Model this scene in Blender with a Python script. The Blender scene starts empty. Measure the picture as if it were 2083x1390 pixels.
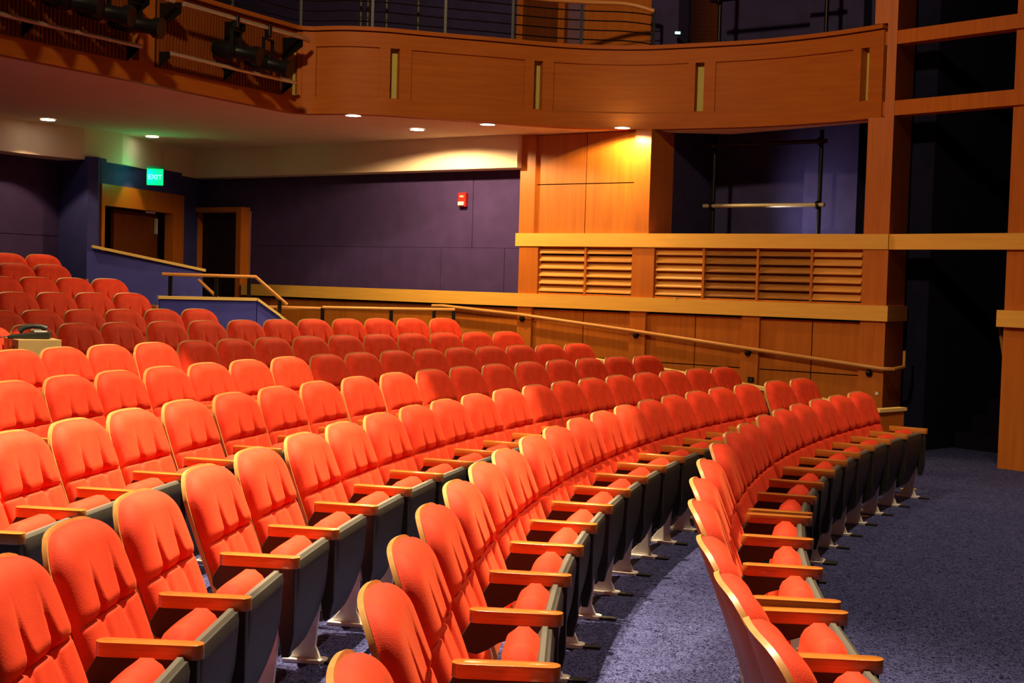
import bpy, math, random
from mathutils import Vector, Matrix, geometry
random.seed(4)
S = bpy.context.scene
COL = S.collection
H_EYE = 1.66
# ---------------------------------------------------------------- camera
cam_data = bpy.data.cameras.new('camera')
cam_data.sensor_width = 36.0
cam_data.lens = 2700.0 / 2083.0 * 36.0
cam_data.clip_start = 0.05
cam_data.clip_end = 200
cam = bpy.data.objects.new('camera', cam_data)
COL.objects.link(cam)
pit, rol = 0.0447707, 0.0285373
fw = Vector((0, math.cos(pit), -math.sin(pit)))
r0 = Vector((1, 0, 0)); u0 = Vector((0, math.sin(pit), math.cos(pit)))
rr = r0 * math.cos(rol) + u0 * math.sin(rol)
uu = u0 * math.cos(rol) - r0 * math.sin(rol)
M = Matrix((rr, uu, -fw)).transposed().to_4x4()
M.translation = (0, 0, H_EYE)
cam.matrix_world = M
S.camera = cam
# ---------------------------------------------------------------- colour, world, house lights
S.view_settings.view_transform = 'Standard'
S.view_settings.look = 'None'
S.view_settings.gamma = 1.0
S.view_settings.use_curve_mapping = False
S.view_settings.exposure = 0.0
w = bpy.data.worlds.new('world'); S.world = w; w.use_nodes = True
w.node_tree.nodes['Background'].inputs[0].default_value = (0.50, 0.18, 0.15, 1)
w.node_tree.nodes['Background'].inputs[1].default_value = 0.125

def spot(name, loc, target, energy, color, angle, blend, size=0.1):
    l = bpy.data.lights.new(name, 'SPOT'); l.energy = energy; l.color = color
    l.spot_size = math.radians(angle); l.spot_blend = blend; l.shadow_soft_size = size
    o = bpy.data.objects.new(name, l); COL.objects.link(o); o.location = loc
    o.rotation_euler = (Vector(target) - Vector(loc)).to_track_quat('-Z', 'Y').to_euler()
    return o
WARM = (1.0, 0.72, 0.44)
spot('house_spot_key', (-1.2, 8.2, 8.5), (-2.2, 7.7, 0.0), 7200, WARM, 47, 0.06, 0.08)
spot('house_spot_near', (-0.9, 7.2, 8.3), (-1.7, 3.6, 0.3), 8600, WARM, 64, 0.6, 0.08)
spot('house_spot_front', (3.2, 7.6, 8.8), (2.4, 8.0, 0.0), 2100, WARM, 80, 0.9, 0.12)
spot('house_spot_wash', (-2.2, 4.5, 7.6), (0.8, 14.0, 2.2), 2250, (1.0, 0.70, 0.40), 74, 0.9, 0.25)
# ---------------------------------------------------------------- helpers
def link(o): COL.objects.link(o); return o
def tag(o, label=None, cat=None, group=None, kind=None):
    if label: o['label'] = label
    if cat: o['category'] = cat
    if group: o['group'] = group
    if kind: o['kind'] = kind
    return o
def empty(name, loc=(0, 0, 0), rz=0.0, label=None, cat=None, group=None):
    o = bpy.data.objects.new(name, None); o.empty_display_size = 0.1
    link(o); o.location = loc; o.rotation_euler = (0, 0, rz)
    return tag(o, label, cat, group)
class MB:
    def __init__(self): self.v = []; self.f = []
    def add(self, vs, fs):
        n = len(self.v); self.v += [tuple(p) for p in vs]; self.f += [tuple(i + n for i in f) for f in fs]
    def hexa(self, p):  # 8 points: bottom 4 ccw, top 4 ccw
        self.add(p, [(3, 2, 1, 0), (4, 5, 6, 7), (0, 1, 5, 4), (1, 2, 6, 5), (2, 3, 7, 6), (3, 0, 4, 7)])
    def box(self, x0, x1, y0, y1, z0, z1):
        self.hexa([(x0, y0, z0), (x1, y0, z0), (x1, y1, z0), (x0, y1, z0), (x0, y0, z1), (x1, y0, z1), (x1, y1, z1), (x0, y1, z1)])
    def fbox(self, fr, s0, s1, o0, o1, z0, z1):  # box in a wall frame fr(s, off) -> (x, y)
        q = [fr(s0, o0), fr(s1, o0), fr(s1, o1), fr(s0, o1)]
        self.hexa([(a, b, z0) for a, b in q] + [(a, b, z1) for a, b in q])
    def prism(self, poly, z0, z1):
        n = len(poly); self_v = [(a, b, z0) for a, b in poly] + [(a, b, z1) for a, b in poly]
        tris = geometry.tessellate_polygon([[Vector((a, b, 0)) for a, b in poly]])
        fs = [tuple(t) for t in tris] + [tuple(i + n for i in reversed(t)) for t in tris]
        fs += [(i, (i + 1) % n, (i + 1) % n + n, i + n) for i in range(n)]
        self.add(self_v, fs)
    def xzprism(self, poly, y0, y1, tf=None):
        n = len(poly); vs = [(a, y0, b) for a, b in poly] + [(a, y1, b) for a, b in poly]
        if tf: vs = [tf(p) for p in vs]
        tris = geometry.tessellate_polygon([[Vector((a, b, 0)) for a, b in poly]])
        fs = [tuple(t) for t in tris] + [tuple(i + n for i in reversed(t)) for t in tris]
        fs += [(i, (i + 1) % n, (i + 1) % n + n, i + n) for i in range(n)]
        self.add(vs, fs)
    def tube(self, pts, r, n=10, caps=True):
        pts = [Vector(p) for p in pts]; rings = []
        rs = r if isinstance(r, (list, tuple)) else [r] * len(pts)
        for i, p in enumerate(pts):
            a = pts[max(i - 1, 0)]; b = pts[min(i + 1, len(pts) - 1)]
            t = (b - a).normalized()
            up = Vector((0, 0, 1)) if abs(t.z) < 0.95 else Vector((1, 0, 0))
            x = t.cross(up).normalized(); y = x.cross(t).normalized()
            rings.append([p + (x * math.cos(2 * math.pi * k / n) + y * math.sin(2 * math.pi * k / n)) * rs[i] for k in range(n)])
        vs = [q for rg in rings for q in rg]; fs = []
        for i in range(len(pts) - 1):
            for k in range(n):
                fs.append((i * n + k, i * n + (k + 1) % n, (i + 1) * n + (k + 1) % n, (i + 1) * n + k))
        if caps:
            fs.append(tuple(range(n - 1, -1, -1))); fs.append(tuple((len(pts) - 1) * n + k for k in range(n)))
        self.add(vs, fs)
    def sphere(self, c, r, n=14, m=8, sc=(1, 1, 1)):
        vs = []; fs = []
        for j in range(m + 1):
            a = math.pi * j / m
            for k in range(n):
                b = 2 * math.pi * k / n
                vs.append((c[0] + r * sc[0] * math.sin(a) * math.cos(b), c[1] + r * sc[1] * math.sin(a) * math.sin(b), c[2] + r * sc[2] * math.cos(a)))
        for j in range(m):
            for k in range(n):
                fs.append((j * n + k, (j + 1) * n + k, (j + 1) * n + (k + 1) % n, j * n + (k + 1) % n))
        self.add(vs, fs)
    def mesh(self, name, mat, smooth=False, bevel=0, fix=True):
        import bmesh
        me = bpy.data.meshes.new(name); me.from_pydata(self.v, [], self.f)
        bm = bmesh.new(); bm.from_mesh(me)
        if smooth: bmesh.ops.remove_doubles(bm, verts=bm.verts, dist=1e-5)
        if fix: bmesh.ops.recalc_face_normals(bm, faces=bm.faces)
        if bevel:
            bmesh.ops.bevel(bm, geom=[e for e in bm.edges if e.calc_face_angle(0) > 0.6], offset=bevel, segments=2, affect='EDGES', profile=0.5, clamp_overlap=True)
        bm.to_mesh(me); bm.free()
        if smooth:
            me.polygons.foreach_set('use_smooth', [True] * len(me.polygons))
            try: me.set_sharp_from_angle(angle=math.radians(50))
            except Exception: pass
        for m in (mat if isinstance(mat, (list, tuple)) else [mat]): me.materials.append(m)
        return me
    def build(self, name, mat, parent=None, smooth=False, bevel=0, **kw):
        o = bpy.data.objects.new(name, self.mesh(name, mat, smooth, bevel)); link(o)
        if parent is not None: o.parent = parent
        return tag(o, **kw)
def struct(mb, name, mat, parent=None, **kw):
    o = mb.build(name, mat, parent, **kw)
    if parent is None: o['kind'] = 'structure'
    return o
# ---------------------------------------------------------------- materials
def mat(name, col, rough=0.6, metal=0.0, spec=0.4, emit=None, estr=0.0, build=None):
    m = bpy.data.materials.new(name); m.use_nodes = True; nt = m.node_tree; b = nt.nodes['Principled BSDF']
    b.inputs['Base Color'].default_value = (*col, 1); b.inputs['Roughness'].default_value = rough
    b.inputs['Metallic'].default_value = metal; b.inputs['Specular IOR Level'].default_value = spec
    if emit: b.inputs['Emission Color'].default_value = (*emit, 1); b.inputs['Emission Strength'].default_value = estr
    if build: build(nt, b)
    return m
def N(nt, t, **kw):
    n = nt.nodes.new(t)
    for k, v in kw.items():
        if k in n.inputs: n.inputs[k].default_value = v
        else: setattr(n, k, v)
    return n
def ramp(nt, fac, stops):
    r = nt.nodes.new('ShaderNodeValToRGB'); e = r.color_ramp.elements
    while len(e) > 1: e.remove(e[-1])
    e[0].position = stops[0][0]; e[0].color = (*stops[0][1], 1)
    for p, c in stops[1:]:
        q = e.new(p); q.color = (*c, 1)
    nt.links.new(fac, r.inputs[0]); return r
def wood(name, c1, c2, rough=0.4, scale=1.0, vertical=True, spec=0.4, coat=0.0):
    def f(nt, b):
        tc = N(nt, 'ShaderNodeTexCoord'); mp = N(nt, 'ShaderNodeMapping')
        mp.inputs['Scale'].default_value = (14 * scale, 14 * scale, 0.9 * scale) if vertical else (2.0 * scale, 2.0 * scale, 30 * scale)
        nt.links.new(tc.outputs['Object'], mp.inputs[0])
        n = N(nt, 'ShaderNodeTexNoise', Scale=2.2, Detail=7.0, Roughness=0.6, Distortion=0.4)
        nt.links.new(mp.outputs[0], n.inputs['Vector'])
        r = ramp(nt, n.outputs[0], [(0.30, c1), (0.70, c2)])
        nt.links.new(r.outputs[0], b.inputs['Base Color'])
        bp = N(nt, 'ShaderNodeBump', Strength=0.05); nt.links.new(n.outputs[0], bp.inputs['Height']); nt.links.new(bp.outputs[0], b.inputs['Normal'])
        b.inputs['Coat Weight'].default_value = coat
    return mat(name, c2, rough, spec=spec, build=f)
def noisy(name, c1, c2, scale=3.0, rough=0.8, bump=0.1, bscale=120.0, spec=0.3, sheen=0.0, scol=(1, 1, 1)):
    def f(nt, b):
        tc = N(nt, 'ShaderNodeTexCoord'); n = N(nt, 'ShaderNodeTexNoise', Scale=scale, Detail=6.0)
        nt.links.new(tc.outputs['Object'], n.inputs['Vector'])
        r = ramp(nt, n.outputs[0], [(0.3, c1), (0.7, c2)]); nt.links.new(r.outputs[0], b.inputs['Base Color'])
        n2 = N(nt, 'ShaderNodeTexNoise', Scale=bscale, Detail=2.0); nt.links.new(tc.outputs['Object'], n2.inputs['Vector'])
        bp = N(nt, 'ShaderNodeBump', Strength=bump, Distance=0.01); nt.links.new(n2.outputs[0], bp.inputs['Height']); nt.links.new(bp.outputs[0], b.inputs['Normal'])
        b.inputs['Sheen Weight'].default_value = sheen; b.inputs['Sheen Tint'].default_value = (*scol, 1); b.inputs['Sheen Roughness'].default_value = 0.4
    return mat(name, c2, rough, spec=spec, build=f)
def carpet():
    def f(nt, b):
        tc = N(nt, 'ShaderNodeTexCoord')
        n = N(nt, 'ShaderNodeTexNoise', Scale=9.0, Detail=2.0, Distortion=3.5); nt.links.new(tc.outputs['Object'], n.inputs['Vector'])
        v = N(nt, 'ShaderNodeTexNoise', Scale=26.0, Detail=2.5, Distortion=4.0); nt.links.new(tc.outputs['Object'], v.inputs['Vector'])
        r = ramp(nt, v.outputs[0], [(0.42, (0.006, 0.008, 0.034)), (0.48, (0.030, 0.036, 0.125)), (0.52, (0.125, 0.14, 0.33)), (0.56, (0.028, 0.032, 0.105)), (0.64, (0.055, 0.062, 0.18))])
        r2 = ramp(nt, n.outputs[0], [(0.35, (0.75, 0.75, 0.8)), (0.65, (1.15, 1.15, 1.15))])
        mx = N(nt, 'ShaderNodeMixRGB', blend_type='MULTIPLY'); mx.inputs[0].default_value = 1
        nt.links.new(r.outputs[0], mx.inputs[1]); nt.links.new(r2.outputs[0], mx.inputs[2]); nt.links.new(mx.outputs[0], b.inputs['Base Color'])
        bp = N(nt, 'ShaderNodeBump', Strength=0.5, Distance=0.01); nt.links.new(v.outputs[0], bp.inputs['Height']); nt.links.new(bp.outputs[0], b.inputs['Normal'])
    return mat('carpet', (0.05, 0.06, 0.14), 0.95, spec=0.1, build=f)
VELVET = noisy('red_velvet', (0.60, 0.034, 0.009), (0.76, 0.050, 0.013), 14.0, 0.75, 0.15, 260.0, 0.25, 0.25, (1.0, 0.26, 0.10))
SHELL = wood('maple_shell', (0.50, 0.24, 0.07), (0.62, 0.33, 0.10), 0.4, 1.0)
ARMW = wood('armrest_wood', (0.44, 0.155, 0.022), (0.58, 0.225, 0.038), 0.22, 1.5, False, 0.6, 0.4)
DARK = noisy('charcoal_plastic', (0.016, 0.017, 0.014), (0.024, 0.025, 0.020), 8, 0.55, 0.1, 200, 0.4)
GREY = mat('grey_plastic', (0.11, 0.115, 0.10), 0.45)
METAL = noisy('cast_metal', (0.62, 0.62, 0.58), (0.75, 0.75, 0.70), 20, 0.35, 0.05, 80, 0.6)
PANEL = wood('cherry_panel', (0.38, 0.105, 0.008), (0.49, 0.150, 0.013), 0.42, 0.6)
PILA = wood('cherry_pilaster', (0.40, 0.108, 0.009), (0.50, 0.145, 0.014), 0.42, 0.8)
MAPLE = wood('maple_band', (0.68, 0.37, 0.055), (0.78, 0.44, 0.075), 0.45, 0.5, False)
BALW = wood('balcony_wood', (0.34, 0.090, 0.008), (0.42, 0.120, 0.012), 0.6, 0.4, False, 0.2)
CAPW = wood('cap_maple', (0.84, 0.60, 0.20), (0.90, 0.68, 0.25), 0.4, 0.6, False)
RAILW = wood('rail_wood', (0.50, 0.22, 0.05), (0.62, 0.30, 0.08), 0.35, 1.0, False)
SEAM = mat('seam_black', (0.01, 0.006, 0.004), 0.9)
BLUE = noisy('blue_fabric_wall', (0.050, 0.030, 0.115), (0.064, 0.038, 0.145), 5, 0.9, 0.2, 300, 0.2)
DBLUE = noisy('dark_blue_wall', (0.036, 0.030, 0.085), (0.048, 0.040, 0.115), 5, 0.9, 0.2, 300, 0.2)
LBLUE = noisy('low_wall_blue', (0.060, 0.068, 0.40), (0.075, 0.086, 0.50), 5, 0.85, 0.1, 200, 0.25)
CREAM = noisy('cream_plaster', (0.76, 0.60, 0.47), (0.82, 0.66, 0.52), 2, 0.9, 0.03, 60, 0.2)
BLACK = mat('black_surface', (0.008, 0.008, 0.010), 0.8)
BMET = mat('black_metal', (0.012, 0.012, 0.011), 0.38, 0.6)
PIPE = mat('steel_pipe', (0.50, 0.45, 0.34), 0.4, 0.6)
STAND = mat('stand_metal', (0.10, 0.10, 0.05), 0.5, 0.3)
SLATW = wood('slat_wood', (0.62, 0.27, 0.05), (0.72, 0.34, 0.07), 0.45, 0.8, False)
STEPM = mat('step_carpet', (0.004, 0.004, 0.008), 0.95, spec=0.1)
SLATD = wood('dark_slats', (0.17, 0.040, 0.005), (0.22, 0.055, 0.008), 0.6, 0.6, True, 0.2)
NICHE = mat('niche_paint', (0.46, 0.40, 0.09), 0.7)
CARPET = carpet()
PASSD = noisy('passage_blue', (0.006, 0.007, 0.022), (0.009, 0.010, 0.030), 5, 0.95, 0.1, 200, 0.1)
LAMP = mat('lamp_lens', (1, 1, 1), 0.5, emit=(1.0, 0.88, 0.66), estr=14.0)
RED = mat('alarm_red', (0.55, 0.02, 0.015), 0.4)
WHITE = mat('white_plastic', (0.75, 0.75, 0.72), 0.4)
CARD = noisy('cardboard', (0.34, 0.24, 0.09), (0.42, 0.30, 0.12), 6, 0.85, 0.05, 100)
GREENL = mat('exit_green', (0.02, 0.5, 0.25), 0.5, emit=(0.0, 1.0, 0.20), estr=1.3)
EXITW = mat('exit_letters', (0.6, 1, 0.8), 0.5, emit=(0.25, 1.0, 0.6), estr=2.5)
DOORW = wood('door_leaf_wood', (0.12, 0.028, 0.005), (0.17, 0.042, 0.008), 0.4, 0.6)
# ---------------------------------------------------------------- frames of the side wall and the portal
PLx, PLy = 3.865, 13.705; WDx, WDy = -0.81532, 0.57901; WNx, WNy = -0.57901, -0.81532
PRx, PRy = 4.714, 12.746; PDx, PDy = -0.66244, 0.74911; PNx, PNy = -0.74911, -0.66244
def W(s, o=0.0): return (PLx + s * WDx + o * WNx, PLy + s * WDy + o * WNy)
def P(t, o=0.0): return (PRx + t * PDx + o * PNx, PRy + t * PDy + o * PNy)
CX, CY = 14.1506, 3.3527
def ring(R, th): return (CX - R * math.cos(th), CY + R * math.sin(th))
ROWS = {'A': (13.494, 0, [0.5754, 0.539, 0.5023, 0.4628, 0.4258, 0.3885, 0.3426, 0.304, 0.2613, 0.21, 0.1629, 0.1182, 0.064, 0.0223, -0.0163, -0.06]), 'B': (14.454, 0, [0.6547, 0.6175, 0.5726, 0.535, 0.5005, 0.4646, 0.4293, 0.3936, 0.3581, 0.3223, 0.2857, 0.2495, 0.2081, 0.1725, 0.1334, 0.0922, 0.049, 0.0043, -0.0426, -0.0834]), 'C': (15.475, 0.03, [0.6786, 0.6464, 0.6144, 0.5822, 0.5484, 0.5155, 0.4829, 0.4493, 0.4153, 0.3802, 0.3469, 0.3143, 0.2787, 0.2427, 0.2063, 0.1655, 0.127, 0.0835, 0.0455, 0.0085]), 'D': (16.535, 0.08, [0.6924, 0.6598, 0.6288, 0.5967, 0.5638, 0.5296, 0.4969, 0.4643, 0.4305, 0.3956, 0.3602, 0.3261, 0.2919, 0.256, 0.2207, 0.1869, 0.1526, 0.1211]), 'E': (17.575, 0.15, [0.7026, 0.6733, 0.644, 0.6147, 0.5852, 0.5554, 0.5254, 0.4946, 0.4651, 0.4339, 0.4022, 0.3719, 0.3419, 0.3107, 0.2801, 0.2486, 0.2177]), 'F': (18.53, 0.24, [0.6974, 0.6684, 0.6389, 0.61, 0.5802, 0.5505, 0.5214, 0.4917, 0.4633, 0.4354, 0.4062, 0.3762, 0.3479, 0.3212, 0.2946]), 'G': (19.397, 0.36, [0.6901, 0.6612, 0.6336, 0.6066, 0.5786, 0.5517, 0.5247, 0.4964, 0.468, 0.4378, 0.4112, 0.3836, 0.358]), 'H': (20.23, 0.44, [0.5363, 0.5109, 0.485, 0.4593, 0.4333, 0.4099, 0.3861]), 'I': (21.032, 0.58, [0.528, 0.5034, 0.4798, 0.4564, 0.4331]), 'J': (21.816, 0.72, [0.5472, 0.5246, 0.5025, 0.4811, 0.4594]), 'K': (22.6, 0.86, [0.5413, 0.5193, 0.4974]), 'L': (23.45, 0.98, [0.5656, 0.5448, 0.5239])}

NAMES = 'ABCDEFGHIJKL'
# ---------------------------------------------------------------- floor: flat carpet, curved seating tiers, side ramp, landing
fl = MB()
fl.add([(-14, -3, 0), (12, -3, 0), (12, 22, 0), (-14, 22, 0)], [(0, 1, 2, 3)])
def front_edge(k):  # tier nosing radius just in front of the row
    i = NAMES.index(k); return 0.5 * (ROWS[k][0] + ROWS[NAMES[i - 1]][0]) - 0.02
for k in NAMES[2:]:
    Rr, z, th = ROWS[k]; r0_ = front_edge(k)
    r1_ = 27.0 if k == 'L' else front_edge(NAMES[NAMES.index(k) + 1])
    lo = -0.12 if k in 'CDEFG' else 0.10; hi = th[0] + 0.36 / Rr
    if k in 'HIJKL': hi = th[0] + 0.45 / Rr
    n = 40; vs = []; fs = []
    for i in range(n + 1):
        a = lo + (hi - lo) * i / n
        p, q = ring(r0_, a), ring(r1_, a)
        vs += [(*p, z - 0.3), (*p, z), (*q, z), (*q, z - 0.3)]
        if i: b = (i - 1) * 4; fs += [(b, b + 4, b + 5, b + 1), (b + 1, b + 5, b + 6, b + 2)]
    fs += [(n * 4, n * 4 + 3, n * 4 + 2, n * 4 + 1)]
    fl.add(vs, fs)
# ramp along the side wall, then the landing
K = [(3.44, 12.4), (2.44, 13.5), (1.66, 14.4), (0.89, 15.1), (-0.9, 16.25), (-2.45, 17.2)]
KZ = [0.57, 0.685, 0.77, 0.825, 0.86, 0.95]
RS = [0.0, 1.75, 2.9, 3.75, 5.8, 7.6]; RZ = [0.015, 0.13, 0.235, 0.30, 0.46, 0.50]
vs = []; fs = []
for (kx, ky), s, z in zip(K, RS, RZ):
    vs += [(kx, ky, z), (*W(s), z)]
for i in range(5): b = i * 2; fs.append((b, b + 2, b + 3, b + 1))
fl.add(vs, fs)
fl.prism([(-4.2, 15.35), (-2.6, 16.0), K[5], W(7.6), W(11.5, 0), (-4.85, 20.4), (-5.6, 17.4), (-5.2, 16.6)], 0.3, 0.5)
floor = struct(fl, 'floor', CARPET)
# ---------------------------------------------------------------- side wall: panelled wainscot
def boards(mb, fr, ss, zz, o0, o1, gap=0.006):
    for i in range(len(ss) - 1):
        for j in range(len(zz) - 1):
            mb.fbox(fr, ss[i] + gap, ss[i + 1] - gap, o0, o1, zz[j] + (gap if j else 0), zz[j + 1] - gap)
wb = MB(); wb.fbox(W, 0.05, 12.5, -0.6, -0.03, -0.2, 1.5); wb.fbox(W, 2.84, 4.62, -0.5, -0.03, 2.0, 3.46)
wb.fbox(W, 0.02, 4.62, -0.6, -0.30, 1.4, 2.2)
wall = struct(wb, 'wall_side', SEAM)
pb = MB()
boards(pb, W, [0.05, 0.811, 1.5], [0, 0.785, 1.345], -0.04, 0.0)
boards(pb, W, [1.5, 2.208, 2.93], [0, 0.785, 1.345], -0.04, 0.0)
boards(pb, W, [2.93, 3.705, 4.5], [0, 0.785, 1.345], -0.04, 0.0)
boards(pb, W, [4.5, 5.964, 7.549, 9.0, 9.52], [0, 0.785, 1.345], -0.04, 0.0)
boards(pb, W, [3.0, 3.727, 4.45], [2.2, 2.855, 3.46], -0.04, 0.0)
pb.build('wood_panels', PANEL, wall)
pl = MB()
for a, b, z0, z1, o0 in [(1.407, 1.618, 0, 1.36, -.02), (2.83, 3.041, 0, 1.36, -.02), (4.43, 4.64, 0, 1.36, -.02),
                     (2.742, 3.036, 1.5, 2.12, -.3), (4.36, 4.64, 1.5, 2.12, -.3), (4.434, 4.654, 2.2, 3.46, -.3), (2.83, 3.04, 2.2, 3.46, -.5)]:
    pl.fbox(W, a, b, o0, 0.045, z0, z1)
pl.build('pilasters', PILA, wall)
# corner column beside the dark opening
cc = MB(); cc.prism([W(0, 0.045), W(0.27, 0.045), W(0.27, -0.5), W(0.0, -0.5)], 0, 3.46)
cc.prism([W(0, 0.045), W(0.10, 0.045), W(0.10, -0.5), W(0.0, -0.5)], 3.46, 4.42)
cc.prism([W(0, 0.045), W(0.24, 0.045), W(0.24, -0.5), W(0.0, -0.5)], 4.42, 6.4)
struct(cc, 'trim_1', PILA)
# bands
tb = MB(); tb.prism([W(-0.03, 0.08), W(9.50, 0.08), W(9.50, -0.02), W(0.29, -0.02), W(0.29, -0.52), W(-0.03, -0.52)], 1.365, 1.525)
struct(tb, 'trim_2', MAPLE)
ub = MB(); ub.prism([W(4.69, 0.062), W(4.69, -0.04), W(0.1, -0.04), P(1.2, -0.10), P(-1.2, -0.10), P(-1.2, 0.04), P(1.34, 0.04), W(0.0, 0.062)], 2.105, 2.262)
struct(ub, 'trim_3', MAPLE)
# louvred grilles
def grille(s0, s1, mull, label):
    g = empty('louver_grille', (*W(0.5 * (s0 + s1)), 1.54), 0, label, 'louver', 'wooden louvred grilles in the side wall')
    inv = Matrix.Translation((-g.location[0], -g.location[1], -g.location[2]))
    edges = [s0] + mull + [s1]
    fr = MB(); fr.fbox(W, s0, s1, -0.22, 0.03, 1.525, 1.545); fr.fbox(W, s0, s1, -0.22, 0.0, 2.09, 2.106)
    fr.fbox(W, s0, s0 + 0.02, -0.22, 0, 1.53, 2.1); fr.fbox(W, s1 - 0.02, s1, -0.22, 0, 1.53, 2.1)
    o = fr.build('frame', PANEL, g); o.data.transform(inv)
    for m in mull:
        mm = MB(); mm.fbox(W, m - 0.014, m + 0.014, -0.2, 0.04, 1.54, 2.095); o = mm.build('mullion', PANEL, g); o.data.transform(inv)
    for i in range(len(edges) - 1):
        a, b = edges[i] + 0.015, edges[i + 1] - 0.015
        sl = MB()
        for k in range(6):
            z = 1.56 + k * 0.092
            q = [W(a, 0.03), W(b, 0.03), W(b, -0.045), W(a, -0.045)]
            zz = [z, z, z + 0.075, z + 0.075]
            sl.hexa([(*q[i_], zz[i_]) for i_ in range(4)] + [(*q[i_], zz[i_] + 0.014) for i_ in range(4)])
        o = sl.build('slats', SLATW, g); o.data.transform(inv)
    return g
grille(3.036, 4.36, [3.68], 'brightly lit wooden louvred grille of two bays under the lit panelling')
grille(0.27, 2.742, [2.114, 1.456, 0.831], 'wide wooden louvred grille of four bays under the dark opening')
# blue fabric wall with bulkhead above
bw = MB(); bw.fbox(W, 4.6, 9.56, -0.5, -0.17, 1.4, 3.5); bw.fbox(W, 9.5, 10.8, -0.5, -0.17, 2.6, 3.5)
bs = struct(bw, 'wall_back', SEAM)
bl = MB()
boards(bl, W, [4.62, 5.0, 6.02, 7.06, 8.17, 9.56], [1.5, 2.085], -0.2, -0.15, 0.004)
boards(bl, W, [4.62, 5.52, 9.56], [2.085, 3.3], -0.2, -0.15, 0.004)
bl.fbox(W, 9.56, 10.7, -0.2, -0.15, 2.63, 3.3)
bl.build('fabric_panels', BLUE, bs)
bk = MB(); bk.prism([W(4.64, 0.14), W(10.45, 0.14), (-5.0, 18.9), (-5.18, 17.5), (-5.5, 16.95), (-6.0, 16.35), (-8.5, 11.6), (-9.3, 12.1), (-6.3, 18.0), (-5.6, 18.1), (-5.4, 20.2), W(10.9, -0.4), W(4.64, -0.4)], 3.06, 3.47)
struct(bk, 'trim_4', CREAM)
# ---------------------------------------------------------------- balcony curve
BP = [(-5.2, 9.2), (-4.75, 10.5), (-4.39, 11.3), (-3.98, 12.05), (-3.5, 12.9), (-2.95, 13.95), (-2.47, 14.8), (-2.3, 14.84), (-1.92, 14.74), (-1.5, 14.78), (-1.12, 14.91), (-.7, 15.05), (-.3, 15.17), (.3, 15.38), (.83, 15.47), (1.4, 15.42), (1.94, 15.2), (2.5, 14.93), (2.94, 14.63), (3.4, 14.2), (3.75, 13.78)]
def catmull(pts, per=10):
    out = []
    for i in range(len(pts) - 1):
        p0 = pts[max(i - 1, 0)]; p1 = pts[i]; p2 = pts[i + 1]; p3 = pts[min(i + 2, len(pts) - 1)]
        for k in range(per):
            t = k / per
            out.append(tuple(0.5 * ((2 * p1[j]) + (-p0[j] + p2[j]) * t + (2 * p0[j] - 5 * p1[j] + 4 * p2[j] - p3[j]) * t * t + (-p0[j] + 3 * p1[j] - 3 * p2[j] + p3[j]) * t ** 3) for j in range(2)))
    out.append(pts[-1]); return out
A1 = catmull(BP[:7]); A2 = catmull(BP[7:])
BC = A1 + A2
BU = [0.0]
for i in range(1, len(BC)): BU.append(BU[-1] + math.dist(BC[i], BC[i - 1]))
_lin = [0.0]
for i in range(1, len(BP)): _lin.append(_lin[-1] + math.dist(BP[i], BP[i - 1]))
USC = BU[-1] / _lin[-1]
def bpt(u, off=0.0):  # off > 0: towards the house
    u = max(0.0, min(u, BU[-1]))
    i = 0
    while i < len(BU) - 2 and BU[i + 1] < u: i += 1
    t = (u - BU[i]) / (BU[i + 1] - BU[i])
    def nrm(j):
        j0 = max(j - 1, 0); j1 = min(j + 1, len(BC) - 1)
        dx, dy = BC[j1][0] - BC[j0][0], BC[j1][1] - BC[j0][1]; l = math.hypot(dx, dy)
        return (dy / l, -dx / l)
    n0, n1 = nrm(i), nrm(i + 1)
    nx, ny = n0[0] * (1 - t) + n1[0] * t, n0[1] * (1 - t) + n1[1] * t
    return (BC[i][0] * (1 - t) + BC[i + 1][0] * t + nx * off, BC[i][1] * (1 - t) + BC[i + 1][1] * t + ny * off)
def bent(mb, u0, u1, o0, o1, z0, z1, step=0.09):
    n = max(2, int((u1 - u0) / step)); vs = []; fs = []
    for i in range(n + 1):
        u = u0 + (u1 - u0) * i / n
        a, b = bpt(u, o0), bpt(u, o1)
        vs += [(*a, z0), (*b, z0), (*b, z1), (*a, z1)]
        if i:
            c = (i - 1) * 4
            fs += [(c + 1, c + 5, c + 6, c + 2), (c + 2, c + 6, c + 7, c + 3), (c + 3, c + 7, c + 4, c), (c, c + 4, c + 5, c + 1)]
    fs += [(0, 1, 2, 3), (n * 4 + 3, n * 4 + 2, n * 4 + 1, n * 4)]
    mb.add(vs, fs)
UE = BU[-1]
zB, zT = 3.46, 4.36
niches = [3.80 * USC, 6.20 * USC, 7.35 * USC, 9.035 * USC, 10.94 * USC, 12.93 * USC]
niches = [(u - 0.052, u + 0.052) for u in niches]
bal = empty('balcony', (*bpt(9.0, 0), zB), 0, 'curved cherry wood balcony front with recessed panels and narrow niches above the seats', 'balcony')
binv = Matrix.Translation(-bal.location)
def bbuild(mb, name, m, **kw):
    o = mb.build(name, m, bal, smooth=True, **kw); o.data.transform(binv); return o
fa = MB()
bent(fa, 0, UE, -0.10, 0.0, zB, 3.655)
bent(fa, 0, UE, -0.10, 0.0, 4.215, zT)
cuts = [0] + [x for ab in niches for x in ab] + [UE]
for i in range(0, len(cuts), 2): bent(fa, cuts[i], cuts[i + 1], -0.10, 0.0, 3.655, 4.215)
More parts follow.
